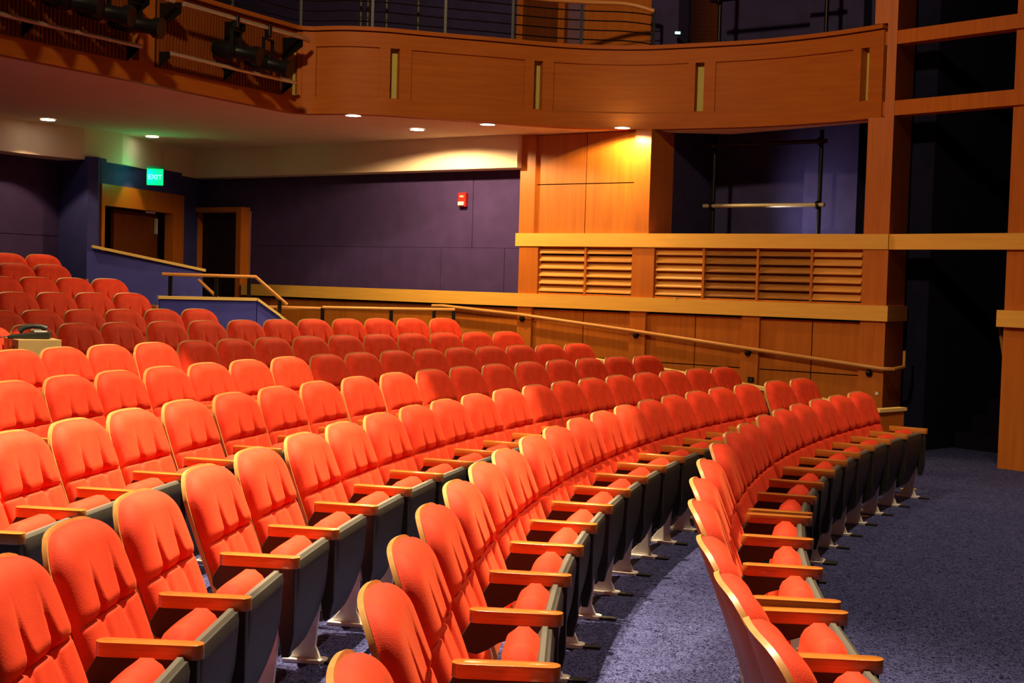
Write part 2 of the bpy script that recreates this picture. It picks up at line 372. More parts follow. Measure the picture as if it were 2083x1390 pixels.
# raised frame around recessed panels
panels = [(6.47 * USC, 7.18 * USC), (7.54 * USC, 8.866 * USC), (9.221 * USC, 10.804 * USC), (11.123 * USC, 12.774 * USC)]
fr = MB()
bent(fr, 6.30 * USC, UE, 0.0, 0.022, 4.20, zT); bent(fr, 6.30 * USC, UE, 0.0, 0.022, zB, 3.64)
edge = [6.30 * USC]
for a, b in panels: edge += [a, b]
edge += [UE]
for i in range(0, len(edge), 2):
    seg = [edge[i], edge[i + 1]]
    for a, b in niches:
        if edge[i] < a and b < edge[i + 1]: seg = [edge[i], a, b, edge[i + 1]]
    for j in range(0, len(seg), 2): bent(fr, seg[j], seg[j + 1], 0.0, 0.022, 3.64, 4.20)
bbuild(fa, 'fascia', BALW); bbuild(fr, 'panel_frame', BALW)
for a, b in niches:
    nb = MB(); bent(nb, a, b, -0.10, -0.085, 3.655, 4.215); bbuild(nb, 'niche', NICHE)
cp = MB(); bent(cp, 0, UE + 0, -0.14, 0.055, zT + 0.012, zT + 0.055); bbuild(cp, 'top_rail', BALW)
rv = MB(); bent(rv, 0, UE, -0.08, -0.03, 3.36, zB); bent(rv, 0, UE, -0.13, 0.0, zT, zT + 0.012); bbuild(rv, 'shadow_gap', SEAM) if False else None
# balcony slab / ceiling of the seats below
ce = MB()
front = [bpt(UE * i / 90, -0.115) for i in range(91)]
back = [W(0.0, -0.1), W(0.27, -0.3), (2.5, 15.65), W(2.83, -0.4), W(4.6, -0.4), W(11.0, -0.4), (-5.2, 20.6), (-6.4, 18.5), (-9.5, 13), (-9.5, 8.6)]
ce.prism(front + back, 3.462, 3.80)
struct(ce, 'ceiling', CREAM)
# ---------------------------------------------------------------- lighting racks on the balcony
def rack(u0, u1, up0, up1, ul0, ul1, label):
    g = empty('lighting_rack', (*bpt(0.5 * (u0 + u1)), 3.7), 0, label, 'lighting rack', 'lighting racks on the balcony front')
    inv = Matrix.Translation(-g.location)
    def bb(mb, name, m, **kw):
        o = mb.build(name, m, g, **kw); o.data.transform(inv); return o
    b = MB(); bent(b, u0, u1, 0.0, 0.012, 3.63, 4.30); bb(b, 'backing_board', SEAM)
    s = MB(); n = int((u1 - u0) / 0.045)
    for i in range(n):
        u = u0 + (u1 - u0) * (i + 0.5) / n; bent(s, u - 0.012, u + 0.012, 0.012, 0.035, 3.63, 4.30)
    bb(s, 'slat_screen', SLATD)
    t = MB(); t.tube([(*bpt(up0 + (up1 - up0) * i / 8, 0.30), 4.22) for i in range(9)], 0.024); bb(t, 'upper_pipe', PIPE, smooth=True)
    t = MB(); t.tube([(*bpt(ul0 + (ul1 - ul0) * i / 8, 0.17), 3.755) for i in range(9)], 0.020); bb(t, 'lower_pipe', PIPE, smooth=True)
    for u in (u0 + 0.03, 0.5 * (u0 + u1), u1 - 0.03):
        br = MB(); a, c = bpt(u - 0.006, 0.03), bpt(u + 0.006, 0.03); a2, c2 = bpt(u - 0.006, 0.30), bpt(u + 0.006, 0.30)
        br.add([(*a, 3.98), (*c, 3.98), (*c, 4.24), (*a, 4.24), (*a2, 4.13), (*c2, 4.13), (*c2, 4.23), (*a2, 4.23)],
               [(0, 1, 2, 3), (4, 7, 6, 5), (0, 4, 5, 1), (3, 2, 6, 7), (0, 3, 7, 4), (1, 5, 6, 2)])
        bb(br, 'bracket', BMET); br = MB()
        a3, c3 = bpt(u - 0.006, 0.17), bpt(u + 0.006, 0.17)
        br.add([(*a, 3.63), (*c, 3.63), (*c, 3.78), (*a, 3.78), (*a3, 3.71), (*c3, 3.71), (*c3, 3.77), (*a3, 3.77)],
               [(0, 1, 2, 3), (4, 7, 6, 5), (0, 4, 5, 1), (3, 2, 6, 7), (0, 3, 7, 4), (1, 5, 6, 2)])
        bb(br, 'bracket', BMET)
    return g
rack(4.05 * USC, 6.00 * USC, 4.12 * USC, 6.22 * USC, 4.08 * USC, 6.02 * USC, 'slatted lighting rack with two steel pipes, nearer the balcony corner')
rack(1.2 * USC, 3.70 * USC, 1.2 * USC, 3.98 * USC, 1.2 * USC, 3.70 * USC, 'slatted lighting rack with pipes at the left edge, crowded with spotlights')
def spotlight(u, zc, yaw, tilt, label):
    x, y = bpt(u, 0.30)
    g = empty('stage_spotlight', (x, y, 4.22), yaw, label, 'spotlight', 'black stage spotlights hung on the balcony racks')
    # local +x is the beam direction; hung below the pipe
    d = 4.22 - zc
    c = MB(); c.box(-0.03, 0.03, -0.03, 0.03, -0.09, 0.035); c.build('clamp', BMET, g, bevel=0.006)
    yk = MB(); yk.box(-0.02, 0.02, -0.10, 0.10, -0.12, -0.105)
    yk.box(-0.02, 0.02, -0.105, -0.097, -d, -0.105); yk.box(-0.02, 0.02, 0.097, 0.105, -d, -0.105); yk.build('yoke', BMET, g)
    R_ = Matrix.Translation((0, 0, -d)) @ Matrix.Rotation(tilt, 4, 'Y')
    b = MB(); b.tube([(-0.24, 0, 0), (-0.235, 0, 0), (-0.2, 0, 0), (-0.06, 0, 0), (-0.03, 0, 0), (0.0, 0, 0), (0.19, 0, 0)], [0.03, 0.07, 0.085, 0.09, 0.09, 0.07, 0.07], 16)
    b.box(-0.05, 0.03, -0.095, 0.095, -0.03, 0.03)
    bd = b.build('body', BMET, g, smooth=True); bd.data.transform(R_)
    hd = MB(); hd.tube([(0.19, 0, 0), (0.20, 0, 0), (0.27, 0, 0)], [0.07, 0.095, 0.095], 16)
    o = hd.build('lens_hood', BMET, bd, smooth=True); o.data.transform(R_)
    return g
spotlight(4.88 * USC, 3.90, math.radians(-12), 0.20, 'black stage spotlight, inner of the two on the rack near the balcony corner')
spotlight(5.40 * USC, 3.86, math.radians(-16), 0.26, 'black stage spotlight, outer of the two on the rack near the balcony corner')
for i, (u, z, ya) in enumerate([(1.95, 4.0, 0), (2.35, 3.99, 6), (2.75, 3.98, -4), (3.12, 3.96, -8), (3.50, 3.92, -12)]):
    spotlight(u * USC, z, math.radians(ya), 0.18, ('leftmost of five', 'second from left of five', 'middle one of five', 'second from right of five', 'rightmost of five')[i] + ' black stage spotlights on the left rack')
# ---------------------------------------------------------------- balcony railing and upper level
rg = empty('balcony_railing', (*bpt(9 * USC, -0.1), 4.41), 0, 'curved dark metal railing with wooden top rail along the balcony', 'railing')
rinv = Matrix.Translation(-rg.location)
def rb(mb, name, m, **kw):
    o = mb.build(name, m, rg, **kw); o.data.transform(rinv); return o
ur = [3.9 + (10.35 - 3.9) * i / 60 for i in range(61)]
def rp(u, z, ex=0.0): return (*bpt(u * USC, -0.10 - ex), z)
def curl(u): return 0.0 if u < 9.9 else 0.5 * ((u - 9.9) / 0.45) ** 2 * 0.5
t = MB(); t.tube([rp(u, 4.93 - (0.10 * ((u - 9.9) / 0.45) ** 2 if u > 9.9 else 0)) for u in ur], 0.026); rb(t, 'top_rail', RAILW, smooth=True)
for z in (4.50, 4.61, 4.72, 4.83):
    t = MB(); t.tube([rp(u, z - (0.05 * ((u - 9.9) / 0.45) ** 2 if u > 9.9 else 0)) for u in ur], 0.008, 6); rb(t, 'rail_bar', BMET)
for u in (4.3, 5.3, 6.3, 7.1, 7.95, 8.75, 9.55, 10.35):
    t = MB(); p = rp(u, 4.4); t.box(p[0] - 0.015, p[0] + 0.015, p[1] - 0.015, p[1] + 0.015, 4.40, 4.93 if u < 10 else 4.84); rb(t, 'post', BMET)
uw = MB(); uw.prism([(-9.5, 14), (-4.5, 19.2), (-0.05, 17.6), (-0.05, 17.8), (-4.6, 19.4), (-9.7, 14.2)], 3.8, 7.0)
uw.prism([(0.02, 17.6), (0.55, 17.2), (0.6, 17.4), (0.1, 17.8)], 3.8, 7.0)
struct(uw, 'wall_upper', DBLUE)
ud = MB(); ud.prism([(0.02, 17.55), (0.47, 17.2), (0.5, 17.25), (0.05, 17.6)], 3.8, 6.2)
struct(ud, 'door_3', DOORW)
uf = MB(); uf.prism([(-0.06, 17.5), (0.02, 17.45), (0.06, 17.55), (-0.02, 17.62)], 3.8, 6.4); uf.prism([(0.47, 17.13), (0.55, 17.07), (0.60, 17.17), (0.52, 17.24)], 3.8, 6.4)
uf.fbox(W, 2.83, 4.3, -1.9, -0.75, 3.8, 6.4)
struct(uf, 'trim_5', PILA)
# slim fixtures standing behind the railing on the upper level
for i, (u, hgt) in enumerate([(6.75, 0.5), (7.05, 0.46), (7.45, 0.42), (7.8, 0.36)]):
    x, y = bpt(u * USC, -0.75)
    g = empty('music_stand', (x, y, 3.8), 0.3 * i, ['leftmost of four', 'second from left of four', 'third from left of four', 'rightmost of four'][i] + ' dim slim stands behind the balcony railing', 'stand', 'dim slim stands behind the balcony railing')
    m = MB(); m.tube([(0, 0, 0), (0, 0, 0.75 + hgt)], 0.016, 8); m.build('pole', STAND, g, smooth=True)
    m = MB(); m.sphere((0, 0, 0.80 + hgt), 0.05, sc=(0.7, 0.7, 1.4)); m.build('head', STAND, g, smooth=True)
    m = MB()
    for a in (0, 2.1, 4.2): m.tube([(0, 0, 0.2), (0.2 * math.cos(a), 0.2 * math.sin(a), 0.01)], 0.01, 6)
    m.build('tripod', BMET, g)
# ---------------------------------------------------------------- recess with pipe frames
rc = MB()
rc.fbox(W, 0.2, 3.6, -1.75, -1.6, 1.4, 6.6)
rc.fbox(W, 0.9, 1.55, -1.6, -1.35, 1.4, 6.6)
rc.fbox(W, 2.83, 3.2, -1.7, -0.5, 2.0, 6.6)
struct(rc, 'wall_recess', DBLUE)
sh = MB(); sh.fbox(W, 0.02, 2.83, -1.7, -0.28, 2.0, 2.09); struct(sh, 'trim_6', BLACK)
def pipeframe(z0, z1, zh, label, bright):
    g = empty('pipe_frame', (*W(1.3, -0.75), z0), 0, label, 'pipe frame', 'black pipe frames in the dark wall recess')
    inv = Matrix.Translation(-g.location)
    for s in (2.42, 1.10):
        m = MB(); m.tube([(*W(s, -0.75), z0), (*W(s, -0.75), z1)], 0.024); o = m.build('upright', BMET, g, smooth=True); o.data.transform(inv)
    for z, mm in zh:
        m = MB(); m.tube([(*W(2.52, -0.70), z), (*W(1.02, -0.70), z)], 0.026); o = m.build('crossbar', mm, g, smooth=True); o.data.transform(inv)
        for s in (2.42, 1.10):
            m = MB(); x, y = W(s, -0.72); m.sphere((x, y, z), 0.05); o = m.build('clamp', BMET, g, smooth=True); o.data.transform(inv)
spot('recess_fill', (*W(1.75, -0.6), 2.3), (*W(1.25, -1.35), 2.55), 34, (0.95, 0.85, 1.0), 110, 0.8, 0.05)  # added light with no visible source, brightens the recess wall
BRASS = mat('pale_pipe', (0.42, 0.36, 0.22), 0.45, 0.5)  # paler metal for the lower crossbar
pipeframe(2.09, 3.46, [(2.62, BRASS), (3.33, BMET)], 'dark pipe frame with a bright crossbar in the recess below the balcony', 1)
pipeframe(3.82, 6.3, [(5.02, BMET)], 'dim pipe frame in the recess above the balcony', 0)
# ---------------------------------------------------------------- dark portal at the right
pr = MB(); pr.prism([P(0.0, 0.0), P(-0.03, -0.4), P(-1.6, -0.4), P(-1.6, 0.0)], 0, 6.4); struct(pr, 'trim_7', PILA)
bn = MB(); bn.prism([P(0.045, 0.06), P(0.03, -0.42), P(-1.6, -0.42), P(-1.6, 0.06)], 1.365, 1.525); struct(bn, 'trim_8', MAPLE)
b1 = MB(); b1.fbox(P, -1.6, 1.47, -0.12, 0.035, 4.20, 4.337); struct(b1, 'trim_9', PILA)
b2 = MB(); b2.fbox(P, -1.6, 1.43, -0.12, 0.035, 3.475, 3.625); struct(b2, 'trim_10', PILA)
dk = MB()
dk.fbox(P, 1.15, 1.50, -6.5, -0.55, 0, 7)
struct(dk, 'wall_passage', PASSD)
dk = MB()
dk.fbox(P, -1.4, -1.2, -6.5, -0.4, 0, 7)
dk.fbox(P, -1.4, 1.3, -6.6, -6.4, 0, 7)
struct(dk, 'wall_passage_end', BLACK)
# staircase going up behind the opening
sg = empty('staircase', (*P(0.6, -1.3), 0), 0, 'dark carpeted steps rising behind the opening at the right', 'stairs')
sinv = Matrix.Translation(-sg.location)
for i in range(5):
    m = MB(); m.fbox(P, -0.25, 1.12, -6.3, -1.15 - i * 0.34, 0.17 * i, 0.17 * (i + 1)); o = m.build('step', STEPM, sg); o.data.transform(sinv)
g = empty('guard_rail', (*P(0.9, -3.0), 0.85), 0, 'dim reddish wooden guard rail at the top of the dark steps', 'railing')
gi = Matrix.Translation(-g.location)
m = MB(); m.fbox(P, -0.1, 1.0, -3.06, -3.0, 0.92, 1.05); o = m.build('rail_board', PANEL, g); o.data.transform(gi)
for t_ in (-0.08, 0.96):
    m = MB(); m.fbox(P, t_, t_ + 0.04, -3.06, -3.0, 0.85, 0.95); o = m.build('post', DOORW, g); o.data.transform(gi)
g = empty('stair_handrail', (5.15, 13.9, 0.17), 0, 'thin wooden handrail slanting down the right side of the dark steps', 'handrail')
gi = Matrix.Translation(-g.location)
m = MB(); m.tube([(5.77, 16.0, 1.78), (5.16, 13.85, 0.92)], 0.018); o = m.build('rail', RAILW, g, smooth=True); o.data.transform(gi)
m = MB(); m.tube([(5.16, 13.85, 0.92), (5.16, 13.85, 0.16)], 0.015); m.tube([(5.62, 15.5, 1.58), (5.62, 15.5, 0.80)], 0.015); o = m.build('post', BMET, g, smooth=True); o.data.transform(gi)
g = empty('loudspeaker', (5.15, 15.9, 3.22), math.radians(-40), 'dim dark loudspeaker cabinet hanging high inside the dark opening', 'loudspeaker')
m = MB(); m.box(-0.40, 0.40, -0.2, 0.2, 0, 0.46); m.build('cabinet', GREY, g, bevel=0.02)
m = MB(); m.box(-0.36, 0.36, -0.215, -0.2, 0.04, 0.42); m.build('grille', DARK, g)
m = MB(); m.box(-0.3, -0.27, -0.02, 0.02, 0.46, 3.4); m.box(0.27, 0.3, -0.02, 0.02, 0.46, 3.4); m.build('hanger', BMET, g)
CYAN = mat('cyan_glint', (0.3, 0.9, 1), 0.5, emit=(0.35, 0.95, 1.0), estr=3.5)  # glowing colour stands in for a cyan reflection
WGLINT = mat('white_glint', (1, 0.95, 0.8), 0.5, emit=(1.0, 0.9, 0.65), estr=2.5)  # same glow in white for the reflected points
for p, sz, mm, lb in [((4.55, 14.99, 4.70), (0.035, 0.015), CYAN, 'small painted cyan reflection high inside the right opening'),
                      ((1.82, 15.56, 4.605), (0.03, 0.013), CYAN, 'small painted cyan reflection in the recess above the balcony'),
                      ((5.33, 16.0, 4.606), (0.010, 0.012), WGLINT, 'tiny painted white reflection between the two upper beams'),
                      ((5.24, 16.0, 1.845), (0.010, 0.010), WGLINT, 'tiny painted white reflection low inside the right opening')]:
    g = empty('reflection_dot', p, 0, lb, 'light reflection')
    m = MB(); m.box(-sz[0], sz[0], -0.01, 0.0, -sz[1], sz[1]); m.build('lens', mm, g)  # glowing box draws the reflected dot, not a real lens
    m = MB(); m.box(-sz[0] - 0.01, sz[0] + 0.01, 0.0, 0.04, -sz[1] - 0.01, sz[1] + 0.01); m.build('housing', BLACK, g)  # added dark backing for the dot, no real housing
# ---------------------------------------------------------------- wall handrail, knee wall
g = empty('wall_handrail', (*W(3.0, 0.1), 1.1), 0, 'long wooden handrail sloping down along the panelled side wall', 'handrail')
gi = Matrix.Translation(-g.location)
def hr(mb, name, m_, **kw):
    o = mb.build(name, m_, g, **kw); o.data.transform(gi); return o
m = MB(); m.tube([(*W(5.95, 0.09), 1.325), (*W(5.775, 0.09), 1.33), (*W(4.555, 0.09), 1.262), (*W(2.94, 0.09), 1.133), (*W(1.525, 0.09), 1.007), (*W(0.0, 0.09), 0.876), (*W(-0.10, 0.05), 0.876), (*P(1.22, -0.25), 0.89)], 0.022); hr(m, 'rail', RAILW, smooth=True)
m = MB(); m.tube([(*P(1.22, -0.25), 0.875), (*P(1.22, -0.25), 1.06)], 0.016); hr(m, 'return_post', RAILW, smooth=True)
for s, z in ((4.554, 1.215), (2.941, 1.088), (1.524, 0.960), (0.147, 0.825)):
    m = MB(); x, y = W(s, 0.065); m.sphere((x, y, z), 0.036); x2, y2 = W(s, 0.09); m.tube([(x, y, z), (x2, y2, z + 0.03)], 0.010, 8); hr(m, 'bracket', BMET, smooth=True)
kw_ = MB(); kc = MB(); vsw = []; vsc = []
for (kx, ky), z in zip(K, KZ):
    vsw.append((kx, ky, z))
def wallstrip(mb, pts, zf, th, zlow=None):  # pts with top z; th thickness in plan
    for i in range(len(pts) - 1):
        a, b = pts[i], pts[i + 1]; dx, dy = b[0] - a[0], b[1] - a[1]; l = math.hypot(dx, dy); nx, ny = -dy / l * th / 2, dx / l * th / 2
        za0, zb0 = (a[2] - zf, b[2] - zf) if zlow is None else (zlow, zlow)
        mb.hexa([(a[0] - nx, a[1] - ny, za0), (b[0] - nx, b[1] - ny, zb0), (b[0] + nx, b[1] + ny, zb0), (a[0] + nx, a[1] + ny, za0),
                 (a[0] - nx, a[1] - ny, a[2]), (b[0] - nx, b[1] - ny, b[2]), (b[0] + nx, b[1] + ny, b[2]), (a[0] + nx, a[1] + ny, a[2])])
wallstrip(kw_, [(x, y, z - 0.03) for x, y, z in vsw], 0, 0.08, 0.0)
wallstrip(kw_, [(3.44, 12.4, 0.54), (3.74, 12.65, 0.54)], 0, 0.06, 0.0)
kn = struct(kw_, 'wall_ramp_low', PILA)
wallstrip(kc, vsw, 0.03, 0.11); wallstrip(kc, [(3.42, 12.38, 0.57), (3.76, 12.67, 0.57)], 0.03, 0.09); kc.build('cap', CAPW, kn)
# low blue walls by the entrance
m = MB(); wallstrip(m, [(-5.40, 16.78, 1.94), (-4.06, 17.3, 1.68)], 0, 0.14, 0.0); l1 = struct(m, 'wall_entrance_low', LBLUE)
m = MB(); wallstrip(m, [(-5.333, 16.78, 1.975), (-4.03, 17.31, 1.715)], 0.035, 0.20); m.build('cap', CAPW, l1)
LP = [(-4.10, 15.4, 1.35), (-3.065, 15.8, 1.35), (-2.82, 15.95, 1.165), (-2.62, 16.05, 0.99)]
m = MB(); wallstrip(m, LP, 0, 0.12, 0.0); l2 = struct(m, 'wall_landing_low', LBLUE)
m = MB(); wallstrip(m, [(-4.12, 15.39, 1.385), (-3.065, 15.8, 1.385), (-2.82, 15.95, 1.195), (-2.60, 16.06, 1.02)], 0.035, 0.17); m.build('cap', CAPW, l2)
def handrail(name, path, posts, label, mt, r=0.022, group=None):
    g = empty(name, path[0], 0, label, 'handrail', group); gi = Matrix.Translation(-Vector(path[0]))
    m = MB(); m.tube(path, r); o = m.build('rail', mt, g, smooth=True); o.data.transform(gi)
    for (x, y, z0, z1) in posts:
        m = MB(); m.box(x - 0.022, x + 0.022, y - 0.012, y + 0.012, z0, z1); o = m.build('post', BMET, g); o.data.transform(gi)
handrail('landing_handrail', [(-4.08, 15.4, 1.635), (-3.07, 15.8, 1.635), (-2.72, 15.97, 1.31)],
         [(-3.99, 15.44, 1.385, 1.62), (-3.50, 15.63, 1.385, 1.62), (-3.14, 15.77, 1.385, 1.62), (-2.80, 15.93, 1.18, 1.37)], 'wooden handrail with bent end standing on the low blue wall', RAILW)
handrail('stair_rail', [(-4.03, 17.0, 1.57), (-3.60, 16.7, 1.25)], [(-3.70, 16.77, 0.5, 1.32)], 'short sloping wooden rail behind the low blue wall near the door', RAILW)
handrail('landing_handrail', [(-2.93, 15.98, 1.276), (-2.315, 16.15, 1.270)], [(-2.88, 15.99, 0.5, 1.27)], 'short dim wooden handrail beside the sloping end of the low blue wall', RAILW)
handrail('landing_handrail', [(-2.315, 16.12, 1.285), (-1.6, 16.35, 1.285), (-0.73, 16.62, 1.292)],
         [(-2.31, 16.12, 0.5, 1.28), (-1.50, 16.38, 0.5, 1.28), (-0.98, 16.54, 0.48, 1.28), (-0.74, 16.61, 0.47, 1.28)], 'long bright wooden handrail behind the upper rows, ending at the sloping wall rail', RAILW)
# ---------------------------------------------------------------- entrance walls and doors
DX0, DY0 = -5.33, 17.2; ddx, ddy = 0.22074, 0.97533
def D(s, o=0.0): return (DX0 + s * ddx + o * ddy, DY0 + s * ddy - o * ddx)   # o > 0 into the room
m = MB(); m.fbox(D, -0.16, 2.3, -0.15, 0.0, 2.776, 3.1); m.fbox(D, -0.16, -0.06, -0.15, 0.0, 0, 3.1)
m.prism([(-5.96, 17.3), (-5.44, 16.92), (-5.33, 17.0), (-5.36, 17.15), (-5.6, 17.6)], 0, 3.1)
m.fbox(D, 2.15, 3.0, -0.4, -0.001, 0, 3.1)
struct(m, 'wall_entrance', noisy('entrance_blue', (0.040, 0.042, 0.20), (0.05, 0.054, 0.25), 5, 0.9, 0.1, 200, 0.2))
m = MB(); m.prism([(-5.96, 17.3), (-8.8, 11.9), (-9.0, 12.0), (-6.1, 17.45)], 0, 3.2); rw = struct(m, 'wall_rear', SEAM)
rx, ry = -0.4655, -0.8850
def Rw(s, o=0.0): return (-5.955 + s * rx + o * 0.885, 17.29 + s * ry - o * 0.4655)
m = MB(); boards(m, Rw, [0.0, 1.6, 3.2, 5.8], [0.0, 2.085, 3.1], 0.0, 0.03, 0.004); m.build('fabric_panels', BLUE, rw)
# door 1
m = MB(); m.fbox(D, -0.08, 2.2, -0.10, 0.03, 2.50, 2.776); m.fbox(D, -0.08, 0.0, -0.10, 0.03, 0.3, 2.5); m.fbox(D, 1.87, 2.2, -0.10, 0.03, 0.3, 2.5)
d1 = struct(m, 'door_1', PILA)
m = MB(); m.fbox(D, 0.72, 2.2, -0.30, -0.25, 0.5, 2.49); lf = m.build('leaf', DOORW, d1)
m = MB(); m.fbox(D, 1.82, 1.85, -0.24, -0.20, 2.2, 2.42); m.build('hinge', METAL, lf)
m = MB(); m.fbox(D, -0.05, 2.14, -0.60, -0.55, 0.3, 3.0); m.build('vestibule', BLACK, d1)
# door 2
m = MB(); m.fbox(W, 9.55, 9.65, -0.12, 0.06, 0.4, 2.56); m.fbox(W, 9.55, 10.62, -0.12, 0.06, 2.56, 2.63); m.fbox(W, 10.56, 10.75, -0.12, 0.05, 0.4, 2.63)
d2 = struct(m, 'door_2', PILA)
m = MB(); m.fbox(W, 9.65, 10.56, -0.20, -0.14, 0.5, 2.56); m.build('leaf', mat('opening_shade', (0.03, 0.015, 0.02), 0.7), d2)  # dark sheet stands in for the shade of the doorway opening
# exit sign
g = empty('exit_sign', (-4.80, 17.7, 2.81), math.radians(10), 'glowing green exit sign above the left entrance door', 'exit sign')
m = MB(); m.box(-0.105, 0.105, -0.012, 0.012, 0, 0.215); xp = m.build('panel', GREENL, g, bevel=0.004)
m = MB(); m.box(-0.11, 0.11, -0.03, 0.03, 0.215, 0.25); m.build('mount', GREY, g)
def text(body, size, loc, rot, mt, parent, name='lettering', ext=0.002):
    c = bpy.data.curves.new(name, 'FONT'); c.body = body; c.size = size; c.extrude = ext; c.align_x = 'CENTER'; c.align_y = 'CENTER'
    o = bpy.data.objects.new(name, c); link(o)
    dg = bpy.context.evaluated_depsgraph_get(); me = bpy.data.meshes.new_from_object(o.evaluated_get(dg))
    bpy.data.objects.remove(o); me.name = name; me.materials.clear(); me.materials.append(mt)
    o = bpy.data.objects.new(name, me); link(o); o.parent = parent; o.location = loc; o.rotation_euler = rot; return o
text('EXIT', 0.088, (0, -0.014, 0.105), (math.pi / 2, 0, 0), EXITW, xp)
ex = bpy.data.lights.new('exit_glow', 'POINT'); ex.energy = 4; ex.color = (0.0, 1.0, 0.3); ex.shadow_soft_size = 0.06
eo = bpy.data.objects.new('exit_glow', ex); link(eo); eo.location = (-4.86, 17.63, 2.93)
# fire alarm
x, y = W(5.66, -0.15)
g = empty('fire_alarm', (x, y, 2.605), math.atan2(WDy, WDx) + math.pi, 'small red fire alarm horn with clear strobe high on the blue wall', 'fire alarm')
m = MB(); m.box(-0.06, 0.06, -0.06, 0.0, 0, 0.18); fh = m.build('housing', RED, g, bevel=0.006)
m = MB(); m.box(-0.045, 0.045, -0.085, -0.06, 0.015, 0.065); m.build('strobe', WHITE, g, bevel=0.008)
text('FIRE', 0.035, (0, -0.062, 0.13), (math.pi / 2, 0, 0), WHITE, fh)
# small plates on the panelling
x, y = W(1.48, 0.045); g = empty('wall_outlet', (x, y, 0.64), math.atan2(WDy, WDx) + math.pi, 'small dark outlet box low on the panelled wall pilaster', 'outlet')
m = MB(); m.box(-0.035, 0.035, -0.015, 0, 0, 0.055); m.build('box', BMET, g, bevel=0.003); m = MB(); m.box(-0.02, 0.02, -0.018, -0.015, 0.012, 0.043); m.build('socket', DARK, g)
x, y = W(0.06, 0.045); g = empty('wall_plate', (x, y, 0.60), math.atan2(WDy, WDx) + math.pi, 'tiny white plate low on the corner column', 'plate')
m = MB(); m.box(-0.015, 0.015, -0.008, 0, 0, 0.03); m.build('plate', WHITE, g)
x, y = W(2.42, 0.05); g = empty('paper_scrap', (x, y, 1.526), 0.4, 'small yellowish scrap of paper lying on the light wood band', 'paper')
m = MB(); m.box(-0.035, 0.035, -0.02, 0.02, 0, 0.012); m.build('sheet', CARD, g)
# ---------------------------------------------------------------- downlights
def downlight(x, y, e, label, z=3.46, ang=150):
    g = empty('ceiling_downlight', (x, y, z), 0, label, 'downlight', 'round recessed downlights under the balcony')
    m = MB(); n = 24
    vs = []; fs = []
    for k in range(n):
        a = 2 * math.pi * k / n
        vs += [(0.085 * math.cos(a), 0.085 * math.sin(a), -0.001), (0.098 * math.cos(a), 0.098 * math.sin(a), -0.001), (0.098 * math.cos(a), 0.098 * math.sin(a), -0.010), (0.085 * math.cos(a), 0.085 * math.sin(a), -0.010)]
    for k in range(n):
        a = k * 4; b = ((k + 1) % n) * 4
        for j in range(4): fs.append((a + j, a + (j + 1) % 4, b + (j + 1) % 4, b + j))
    m.add(vs, fs); m.build('trim_ring', WHITE, g)
    m = MB(); m.tube([(0, 0, -0.008), (0, 0, -0.002)], 0.085, 24); m.build('lens', LAMP, g)
    s = spot('downlight_beam', (x, y, z - 0.02), (x, y, 0), e, (1.0, 0.66, 0.30), ang, 0.2, 0.04)
    return g
downlight(-5.67, 16.1, 80, 'round downlight, leftmost under the balcony', ang=100)
downlight(-4.86, 17.75, 45, 'round downlight, second from left, above the entrance steps', ang=60)
downlight(-1.83, 14.81, 110, 'round downlight right behind the balcony edge near its corner')
downlight(-1.21, 16.03, 330, 'round downlight lighting the cream bulkhead', ang=166)
downlight(-0.35, 15.28, 90, 'round downlight behind the balcony edge, left of the wood panelling')
downlight(1.19, 15.24, 170, 'round downlight washing the lit wood pilaster', ang=160)
# ---------------------------------------------------------------- theatre seats
def grid_mesh(nu, nv, fn, mb):
    vs = [fn(-1 + 2 * i / nu, j / nv) for j in range(nv + 1) for i in range(nu + 1)]
    fs = [(j * (nu + 1) + i, j * (nu + 1) + i + 1, (j + 1) * (nu + 1) + i + 1, (j + 1) * (nu + 1) + i) for j in range(nv) for i in range(nu)]
    mb.add(vs, fs)
Z0, ZT_, X0, XT = 0.30, 0.843, 0.045, -0.155
BL = math.hypot(ZT_ - Z0, XT - X0); tz, tx = (ZT_ - Z0) / BL, (XT - X0) / BL; nxx, nzz = tz, -tx
def tdrop(au): return 0.022 * au ** 2 + 0.085 * au ** 7
def backpt(u, v, t, grow=0.0, vlow=0.0):
    au = abs(u)
    L = vlow * BL + v * (BL + grow - tdrop(au) - vlow * BL)
    vv = L / BL
    half = 0.240 + 0.016 * math.sin(math.pi * min(max(vv, 0), 1)) + grow
    if vv > 0.72: half -= 0.022 * ((vv - 0.72) / 0.28) ** 2
    bow = 0.022 * au * au
    back = 0.02 * (vv - 0.55) ** 2
    x = X0 + tx * L + nxx * (t + bow) - back; z = Z0 + tz * L + nzz * (t + bow)
    return (x, u * half, z)
def sst(x): x = min(max(x, 0), 1); return x * x * (3 - 2 * x)
